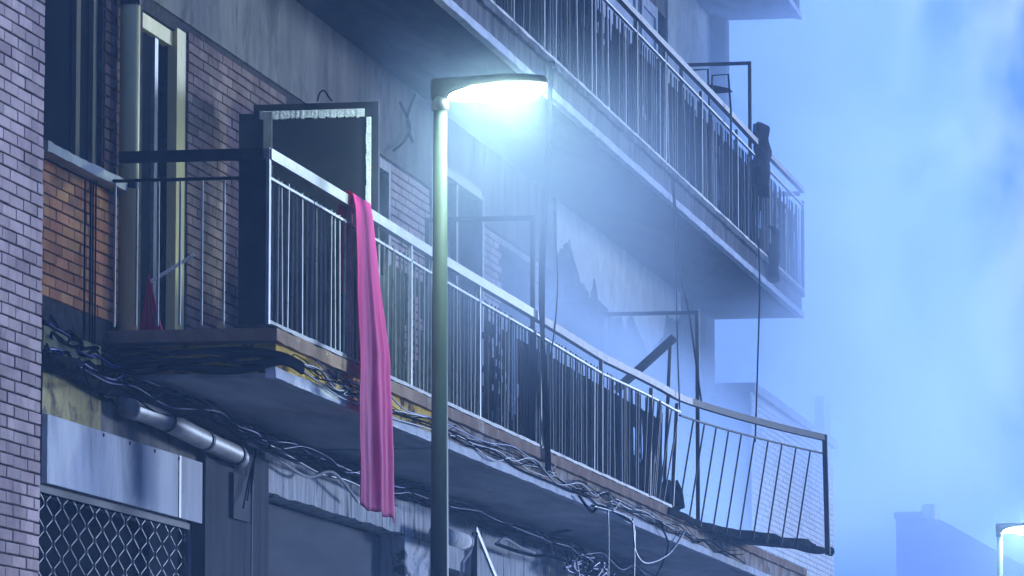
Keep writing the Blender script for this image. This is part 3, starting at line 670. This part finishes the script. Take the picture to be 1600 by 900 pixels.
# ------------------------------------------------------------------ street lamps
def loft(secs, k=14):
    mb = MB(); n = len(secs)
    for (y, hw, zt, zb) in secs:
        for j in range(k):
            a = 2 * math.pi * j / k; c, s = math.cos(a), math.sin(a)
            sx = math.copysign(abs(c) ** 0.6, c); sz = math.copysign(abs(s) ** 0.7, s)
            mb.v.append(Vector((hw * sx, y, (zt + zb) / 2 + (zt - zb) / 2 * sz)))
    for i in range(n - 1):
        for j in range(k): mb.f.append((i * k + j, i * k + (j + 1) % k, (i + 1) * k + (j + 1) % k, (i + 1) * k + j))
    mb.f += [tuple(range(k)), tuple((n - 1) * k + j for j in range(k))]
    return mb
def street_lamp(x, y, label):
    t = thing('street_lamp', label, 'street lamp', (x, y, 0.13), 'street lamps along the pavement')
    T = Matrix.Translation((x, y, 6.41))
    MB().tube([(x, y, 0.13), (x, y, 1.2), (x, y, 3.4), (x, y, 6.42)], [0.085, 0.078, 0.058, 0.043], 20).build('pole', 'lamp_paint', t, True)
    MB().tube([(x, y, 0.13), (x, y, 0.16)], 0.16, 16).build('base_plate', 'lamp_paint', t)
    def add(secs, name, m):
        mb = loft(secs); mb.v = [T @ v for v in mb.v]; return mb.build(name, m, t, True)
    MB().tube([(x, y, 6.36), (x, y, 6.45)], 0.056, 18).build('collar', 'lamp_case', t, True)
    add([(0.055, 0.045, 0.150, 0.02), (0.045, 0.06, 0.160, 0.005), (-0.05, 0.068, 0.164, 0.02), (-0.22, 0.085, 0.168, 0.082), (-0.40, 0.12, 0.174, 0.090), (-0.58, 0.11, 0.170, 0.096), (-0.68, 0.075, 0.158, 0.10), (-0.705, 0.04, 0.145, 0.11)], 'housing', 'lamp_case')
    g = add([(-0.055, 0.045, 0.07, 0.045), (-0.065, 0.055, 0.085, 0.025), (-0.10, 0.062, 0.09, 0.014), (-0.24, 0.075, 0.095, 0.012), (-0.32, 0.10, 0.095, -0.012), (-0.42, 0.115, 0.098, -0.028), (-0.52, 0.11, 0.10, -0.02), (-0.60, 0.09, 0.105, 0.012), (-0.67, 0.06, 0.11, 0.055), (-0.69, 0.04, 0.11, 0.085)], 'lens', lm)
    return t
street_lamp(30.03, -1.62, 'tall green grey street lamp standing in front of the lower balcony, lit')
street_lamp(74.8, -1.62, 'small distant lit street lamp at the right edge')

# ------------------------------------------------------------------ far building at the lower right
fb = thing('distant_house', 'pale rendered house fading in the blue smoke at the lower right', 'house', (95, 0, 0))
mb = MB(); prof = [onX(1400, 812, 95), onX(1442, 810, 95), onX(1470, 812, 95), onX(1640, 905, 95)]
ring = [(p.y, p.z) for p in prof]; ring = [(ring[0][0], 0.0)] + ring + [(ring[-1][0], 0.0)]
k = len(ring)
mb.v = [Vector((xx, y, z)) for xx in (95, 112) for y, z in ring]
mb.f = [tuple(range(k)), tuple(range(2 * k - 1, k - 1, -1))] + [(i, (i + 1) % k, k + (i + 1) % k, k + i) for i in range(k)]
mb.build('wall', 'far_render', fb)
q0, q1 = onX(1441, 789, 95.5), onX(1462, 795, 95.5)
MB().box(95.3, 96.2, q1.y, q0.y, q1.z - 0.6, q0.z).build('chimney', 'far_render', fb)
q0 = onX(1398, 810, 95)
MB().box(94.85, 95.2, onX(1444, 810, 95).y, q0.y, q0.z - 0.02, q0.z + 0.12).build('eave', 'pale_edge', fb)

# ------------------------------------------------------------------ shop front: sign panel, grille
sg = thing('shop_sign', 'blank white sign panel above the diamond mesh grille', 'sign', (28.1, -0.1, 3.7))
MB().box(26.2, 29.82, -0.115, -0.081, 3.70, 4.09).build('panel', 'sign_white', sg)
MB().box(29.2, 29.25, -0.120, -0.1155, 3.70, 4.09).build('seam', 'duct', sg)
for x in (27.4, 28.0, 28.6, 29.2): MB().tube([(x, -0.121, 4.07), (x, -0.114, 4.07)], 0.012, 8).build('bolt', 'dark_metal', sg)
gr = thing('security_grille', 'diamond mesh steel grille closing the shop under the white sign', 'grille', (28.1, -0.02, 0.13))
gx0, gx1, gz0, gz1 = 26.2, 29.75, 2.4, 3.68
nw = 20; cwid = (gx1 - gx0) / nw; hz = 0.15
nz = int((gz1 - gz0) / (hz / 2))
for i in range(nw + 1):
    pts = []
    for j in range(nz + 1):
        sgn = 1 if (j + i) % 2 else -1
        z = gz0 + (gz1 - gz0) * j / nz
        for dz in (-0.012, 0.012): pts.append((gx0 + i * cwid + sgn * cwid * 0.47, -0.03 + 0.006 * sgn, z + dz))
    MB().tube(pts, 0.0030, 5).build('wire', 'steel', gr)
MB().box(gx0, gx1, -0.06, 0.0, 3.655, 3.699).build('top_rail', 'dark_metal', gr)
MB().box(29.72, 29.80, -0.05, 0.02, 0.13, 3.654).build('side_rail', 'steel', gr)
MB().box(26.36, 29.71, 0.20, 0.24, 0.14, 3.69).build('shop_window', 'glass', gr)

# awning bracket shaped like an upturned V, lower right of the pole
br = thing('awning_bracket', 'pale metal bracket shaped like an upturned V under the lower balcony', 'bracket', (38.2, -0.3, 3.6))
P = lambda px, py: onY(px, py, -0.35)
MB().tube([P(743, 828), P(735, 862), P(722, 880), P(720, 925)], 0.014, 6).build('arm', 'cable_white', br)
MB().bar(P(743, 826), P(778, 912), 0.02, 0.045).build('arm', 'rail_paint', br)
MB().bar(P(742, 832), P(741, 912), 0.03, 0.05).build('arm', 'dark_metal', br)
bw = thing('awning_cassette', 'small pale rounded awning box beside the lamp pole', 'awning', (38.3, -0.3, 4.0))
mb = MB(); a0, a1 = onY(690, 853, -0.3), onY(726, 862, -0.3)
mb.tube([(a0.x - 0.2, -0.3, 4.06), (a1.x, -0.3, 4.06)], 0.065, 14); mb.build('casing', 'stained_white', bw, True)
MB().tube([(a1.x, -0.3, 4.06), (a1.x + 0.05, -0.3, 4.06)], 0.07, 14).build('end_cap', 'pale_edge', bw)

# ------------------------------------------------------------------ cables
def cable(pts, r, m, label, group=None, n=7, jit=0.0):
    p = smooth_path(pts, n)
    if jit: p = [q + Vector((0, 0, jit * noise.noise(q * 3.0 + Vector((r * 900, 0, 0))))) for q in p]
    o = MB().tube(p, r, 5).build('cable', m, None, True)
    return tag(o, label, 'cable', group)
G1 = 'cables tangled along the lower balcony edge'
ms = ['cable_black', 'cable_grey', 'cable_black', 'cable_grey', 'cable_black', 'cable_glint']
for k in range(9):
    pts = []; x = X0 + random.uniform(0.05, 1.5); xe = random.choice([33, 37.5, 42, 46, 49])
    base = random.uniform(4.53, 4.64)
    while x < xe:
        pts.append((x, YO - 0.012 - random.uniform(0.0, 0.02), base + random.uniform(-0.045, 0.045) - (0.03 if random.random() < 0.3 else 0)))
        x += random.uniform(0.5, 1.1)
    cable(pts, random.uniform(0.003, 0.007), ms[k % 6], 'thin cable in the tangle along the front edge of the lower balcony', G1)
# knots of wire
for k, (x, z) in enumerate(((28.6, 4.58), (30.0, 4.56), (33.0, 4.57), (37.2, 4.62), (38.6, 4.56), (40.5, 4.55), (43.0, 4.55))):
    pts = [(x + random.uniform(-0.45, 0.45), YO - 0.012 - random.uniform(0, 0.025), z + random.uniform(-0.07, 0.05)) for _ in range(12)]
    cable(pts, 0.004, ms[k % 2], 'loose knot of wire on the lower balcony edge', 'wire knots on the lower balcony edge', 5)
# bundle along the wall under the soffit
G2 = 'cables strung under the lower soffit'
for k in range(8):
    pts = []; x = 26.1 + random.uniform(0, 0.6); base = 4.36 + random.uniform(-0.05, 0.05)
    xe = random.choice([30.8, 33, 36, 40, 45, 48])
    while x < xe:
        pts.append((x, -0.24 - random.uniform(0, 0.10), base - 0.04 * (x > 30) + random.uniform(-0.05, 0.04))); x += random.uniform(0.4, 0.9)
    cable(pts, random.uniform(0.004, 0.009), ['cable_black', 'cable_black', 'cable_glint', 'cable_black'][k % 4], 'black cable, some coloured with blue glints, strung along the wall under the lower soffit', G2)
tk = MB(); pth = smooth_path([(26.1 + 0.5 * i, -0.12 - 0.03 * math.sin(i * 1.3), 4.375 - 0.001 * i + 0.02 * math.sin(i * 2.1)) for i in range(45)], 3)
tk.tube(pth, [0.055 + 0.022 * noise.noise(Vector((p.x * 2.2, 0, 4))) for p in pth], 9)
tag(tk.build('lagged_cable', 'char', None, True), 'thick dark lagged cable trunk in the corner under the lower soffit', 'cable')
cable([onY(385, 690, -0.2), onY(430, 715, -0.2), onY(480, 745, -0.2), onY(520, 738, -0.25), onY(560, 785, -0.2)], 0.012, 'cable_white', 'pale cable drooping across the stained white beam')
cable([onY(400, 683, -0.25), onY(450, 712, -0.28), onY(500, 740, -0.2), onY(545, 752, -0.2), onY(620, 790, -0.2)], 0.011, 'cable_grey', 'grey cable swagged above the stained white beam')
cable([onY(395, 720, -0.16), onY(394, 770, -0.16), onY(392, 925, -0.16)], 0.007, 'cable_white', 'single pale wire hanging down beside the dark pilaster')
for k in range(3): cable([onY(398 + 3 * k, 700, -0.2), onY(396 - 2 * k, 735, -0.2), onY(392 - 6 * k, 770 + 12 * k, -0.2)], 0.006, 'cable_black', 'black cable end dangling at the pilaster top', 'dangling cable ends by the pilaster')
# tangle on the wall left of the balcony
for k in range(11):
    pts = [(26.2 + 0.22 * i + random.uniform(-0.05, 0.05), -0.05 - random.uniform(0, 0.08), 4.66 - 0.018 * i - 0.024 * k + random.uniform(-0.04, 0.04)) for i in range(9)]
    cable(pts, random.uniform(0.008, 0.014), ['cable_black', 'cable_black', 'cable_black', 'cable_glint'][k % 4], 'cable in the tangle between brick block and lower balcony', 'cables left of the lower balcony')
for px in (133, 142, 146, 150):
    cable([onY(px, 282, -0.03), onY(px - 1, 400, -0.03), onY(px - 2, 540, -0.03)], 0.006, 'cable_black', 'thin dark wire running up the orange brick wall', 'wires on the orange brick wall')
# vertical bundle from the upper slab
for k in range(6):
    j = lambda: random.uniform(-5, 5)
    cable([onY(861 + j(), 96, YO - 0.03), onY(858 + j(), 200, YO - 0.05), onY(852 + j(), 330, YO - 0.05), onY(847 + j(), 480, YO - 0.06), onY(850 + j(), 600, YO - 0.05), onY(858 + j(), 735, YO - 0.04)], random.uniform(0.007, 0.014),
          'cable_black', 'dark cable in the upright bundle hanging between the two balconies', 'upright cable bundle')
cable([onY(866, 330, YO - 0.03), onY(871, 430, YO - 0.03), onY(868, 500, YO - 0.03), onY(860, 560, YO - 0.03)], 0.006, 'cable_black', 'loose wire bowing out from the upright cable bundle')
cable([onY(1050, 272, YO - 0.03), onY(1056, 330, YO - 0.04), onY(1062, 420, YO - 0.05), onY(1078, 500, YO - 0.05), onY(1096, 630, YO - 0.05)], 0.010, 'cable_black', 'dark cable slanting down from the middle of the upper slab')
cable([onY(1048, 272, YO - 0.03), onY(1055, 360, YO - 0.04), onY(1058, 520, YO - 0.05), onY(1062, 640, YO - 0.05)], 0.007, 'cable_black', 'thin wire dropping straight from the middle of the upper slab')
cable([onY(1185, 372, YO - 0.03), onY(1187, 450, YO - 0.04), onY(1184, 560, YO - 0.05), onY(1180, 690, YO - 0.1)], 0.009, 'cable_black', 'long thin wire hanging from the far end of the upper slab')
cable([onY(625, 160, -0.06), onY(640, 195, -0.06), onY(632, 220, -0.06), onY(615, 235, -0.06)], 0.012, 'cable_black', 'short wire curling on the plaster right of the panel frame')
cable([onY(648, 148, -0.06), onY(636, 185, -0.06), onY(640, 210, -0.06), onY(645, 222, -0.06)], 0.012, 'cable_black', 'short wire crossing the curl on the plaster by the panel frame')
cable([onX(496, 158, 30.8), onX(500, 145, 30.8), onX(507, 142, 30.8), onX(514, 152, 30.8), onX(519, 158, 30.8)], 0.006, 'cable_black', 'small loop of wire on top of the panel frame')
# loops under the lower slab on the right
Yl = YO - 0.05
cable([onY(925, 790, Yl), onY(985, 812, Yl), onY(992, 860, Yl), onY(1010, 880, Yl), onY(1045, 865, Yl), onY(1070, 830, Yl)], 0.011, 'cable_grey', 'grey cable looping below the far part of the lower balcony edge')
cable([onY(950, 790, Yl), onY(951, 850, Yl), onY(950, 930, Yl)], 0.006, 'cable_grey', 'thin grey wire hanging straight below the lower slab')
cable([onY(988, 810, Yl), onY(991, 860, Yl), onY(990, 930, Yl)], 0.008, 'cable_grey', 'second hanging wire beside the looping grey cable')
cable([onY(1033, 822, Yl), onY(1044, 850, Yl), onY(1035, 880, Yl), onY(1022, 905, Yl)], 0.009, 'cable_black', 'black wire curving off the lower slab edge at right')
cable([onY(905, 775, Yl), onY(925, 800, Yl), onY(935, 790, Yl), onY(955, 798, Yl), onY(985, 815, Yl)], 0.012, 'cable_black', 'black cable snagged at the bright slab edge')
cable([onY(730, 815, -0.2), onY(790, 828, -0.25), onY(840, 836, -0.3), onY(880, 830, -0.35), onY(930, 822, -0.4)], 0.014, 'cable_black', 'black cable sagging below the lower soffit right of the pole')
cable([onY(775, 850, -0.2), onY(810, 862, -0.2), onY(835, 868, -0.2), onY(870, 872, -0.25), onY(960, 905, -0.2)], 0.016, 'cable_black', 'thick black cable low under the soffit right of the bracket')
cable([onY(778, 848, -0.22), onY(790, 842, -0.22), onY(812, 855, -0.22), onY(835, 864, -0.22)], 0.014, 'cable_white', 'pale cable over the white shop panel right of the bracket')
for k in range(8):
    pts = [(42.6 + random.uniform(-0.5, 1.6) + 0.2 * i, -0.2 - random.uniform(0, 0.1), 4.22 + random.uniform(-0.18, 0.12)) for i in range(9)]
    cable(pts, random.uniform(0.007, 0.013), ['cable_black', 'cable_glint'][k % 2], 'wire in the tangle low under the far soffit', 'wire tangle under the far soffit')

# ------------------------------------------------------------------ air: even haze, and the smoke of the fire
def volume(name, density, color, aniso, fields=None):
    m = bpy.data.materials.new(name); m.use_nodes = True; t = m.node_tree; t.nodes.clear()
    o = t.nodes.new('ShaderNodeOutputMaterial'); v = t.nodes.new('ShaderNodeVolumePrincipled')
    v.inputs['Color'].default_value = (*color, 1); v.inputs['Anisotropy'].default_value = aniso; v.inputs['Density'].default_value = density
    t.links.new(v.outputs[0], o.inputs['Volume'])
    if fields:
        g = t.nodes.new('ShaderNodeNewGeometry'); sep = t.nodes.new('ShaderNodeSeparateXYZ'); t.links.new(g.outputs['Position'], sep.inputs[0])
        n = t.nodes.new('ShaderNodeTexNoise'); n.inputs['Scale'].default_value = fields['scale']; n.inputs['Detail'].default_value = 2.5; n.inputs['Distortion'].default_value = 0.6
        t.links.new(g.outputs['Position'], n.inputs['Vector'])
        mr = t.nodes.new('ShaderNodeMapRange'); mr.inputs['From Min'].default_value = fields['lo']; mr.inputs['From Max'].default_value = fields['hi']
        mr.inputs['To Min'].default_value = fields.get('floor', 0.0)
        t.links.new(n.outputs['Fac'], mr.inputs['Value']); cur = mr.outputs[0]
        for ax, a, b in fields['ramps']:
            r = t.nodes.new('ShaderNodeMapRange'); r.interpolation_type = 'SMOOTHSTEP'
            r.inputs['From Min'].default_value = min(a, b); r.inputs['From Max'].default_value = max(a, b)
            if a > b: r.inputs['To Min'].default_value = 1.0; r.inputs['To Max'].default_value = 0.0
            t.links.new(sep.outputs[ax], r.inputs['Value'])
            k = t.nodes.new('ShaderNodeMath'); k.operation = 'MULTIPLY'; t.links.new(cur, k.inputs[0]); t.links.new(r.outputs[0], k.inputs[1]); cur = k.outputs[0]
        k = t.nodes.new('ShaderNodeMath'); k.operation = 'MULTIPLY'; k.inputs[1].default_value = density
        t.links.new(cur, k.inputs[0]); t.links.new(k.outputs[0], v.inputs['Density'])
    return m
tag(MB().box(-12.5, 135.5, -26.5, 16.5, -1.3, 14.6).build('haze', volume('haze_air', 0.0026, (0.42, 0.66, 1.0), 0.4)), kind='stuff')
SM = (0.62, 0.78, 1.0)
tag(MB().box(34.5, 54.2, YO + 0.07, -0.04, ZT1 + 0.05, ZS2 - 0.01).build('smoke', volume('smoke_alcove', 1.8, SM, 0.4,
    dict(scale=0.55, lo=0.30, hi=0.72, floor=0.2, ramps=[(0, 37, 47), (2, 7.0, 6.1), (1, -0.9, -0.2)]))), 'pale smoke filling the far part of the lower balcony', 'smoke', None, 'stuff')
tag(MB().box(48.4, 72.0, -3.4, 6.0, 4.4, 14.4).build('smoke', volume('smoke_plume', 0.36, SM, 0.4,
    dict(scale=0.42, lo=0.40, hi=0.62, floor=0.05, ramps=[(0, 48.6, 54), (0, 68, 57), (1, -3.4, -1.8), (2, 5.2, 7.3), (2, 15.0, 9.0)]))), 'pale smoke billowing past the far end of the building', 'smoke', None, 'stuff')
tag(MB().box(73.0, 130.0, -8.0, 12.0, 2.0, 14.4).build('smoke', volume('smoke_far', 0.045, (0.55, 0.70, 1.0), 0.4,
    dict(scale=0.16, lo=0.35, hi=0.68, floor=0.25, ramps=[(2, 13.0, 7.5)]))), 'thin far smoke veiling the distant house', 'smoke', None, 'stuff')
tag(MB().box(29.2, 37.0, -3.4, YO - 0.08, 4.6, 7.3).build('smoke', volume('smoke_lamp', 0.18, SM, 0.3,
    dict(scale=0.8, lo=0.25, hi=0.7, floor=0.3, ramps=[(0, 29.3, 30.4), (0, 37, 32), (1, -3.4, -2.3), (2, 4.6, 6.0), (2, 7.2, 6.35)]))), 'thin smoke glowing round the near street lamp', 'smoke', None, 'stuff')

for k in range(6):
    cable([(27.84 - random.uniform(0, 0.03), 0.0 - 0.22 * i, 4.60 - 0.022 * k + random.uniform(-0.02, 0.02)) for i in range(5)] + [(27.9, YO - 0.03, 4.58 - 0.01 * k), (28.4, YO - 0.04, 4.57 - 0.01 * k)], 0.016, 'cable_black', 'black cable running round the near end of the lower balcony', 'cables round the near slab end')
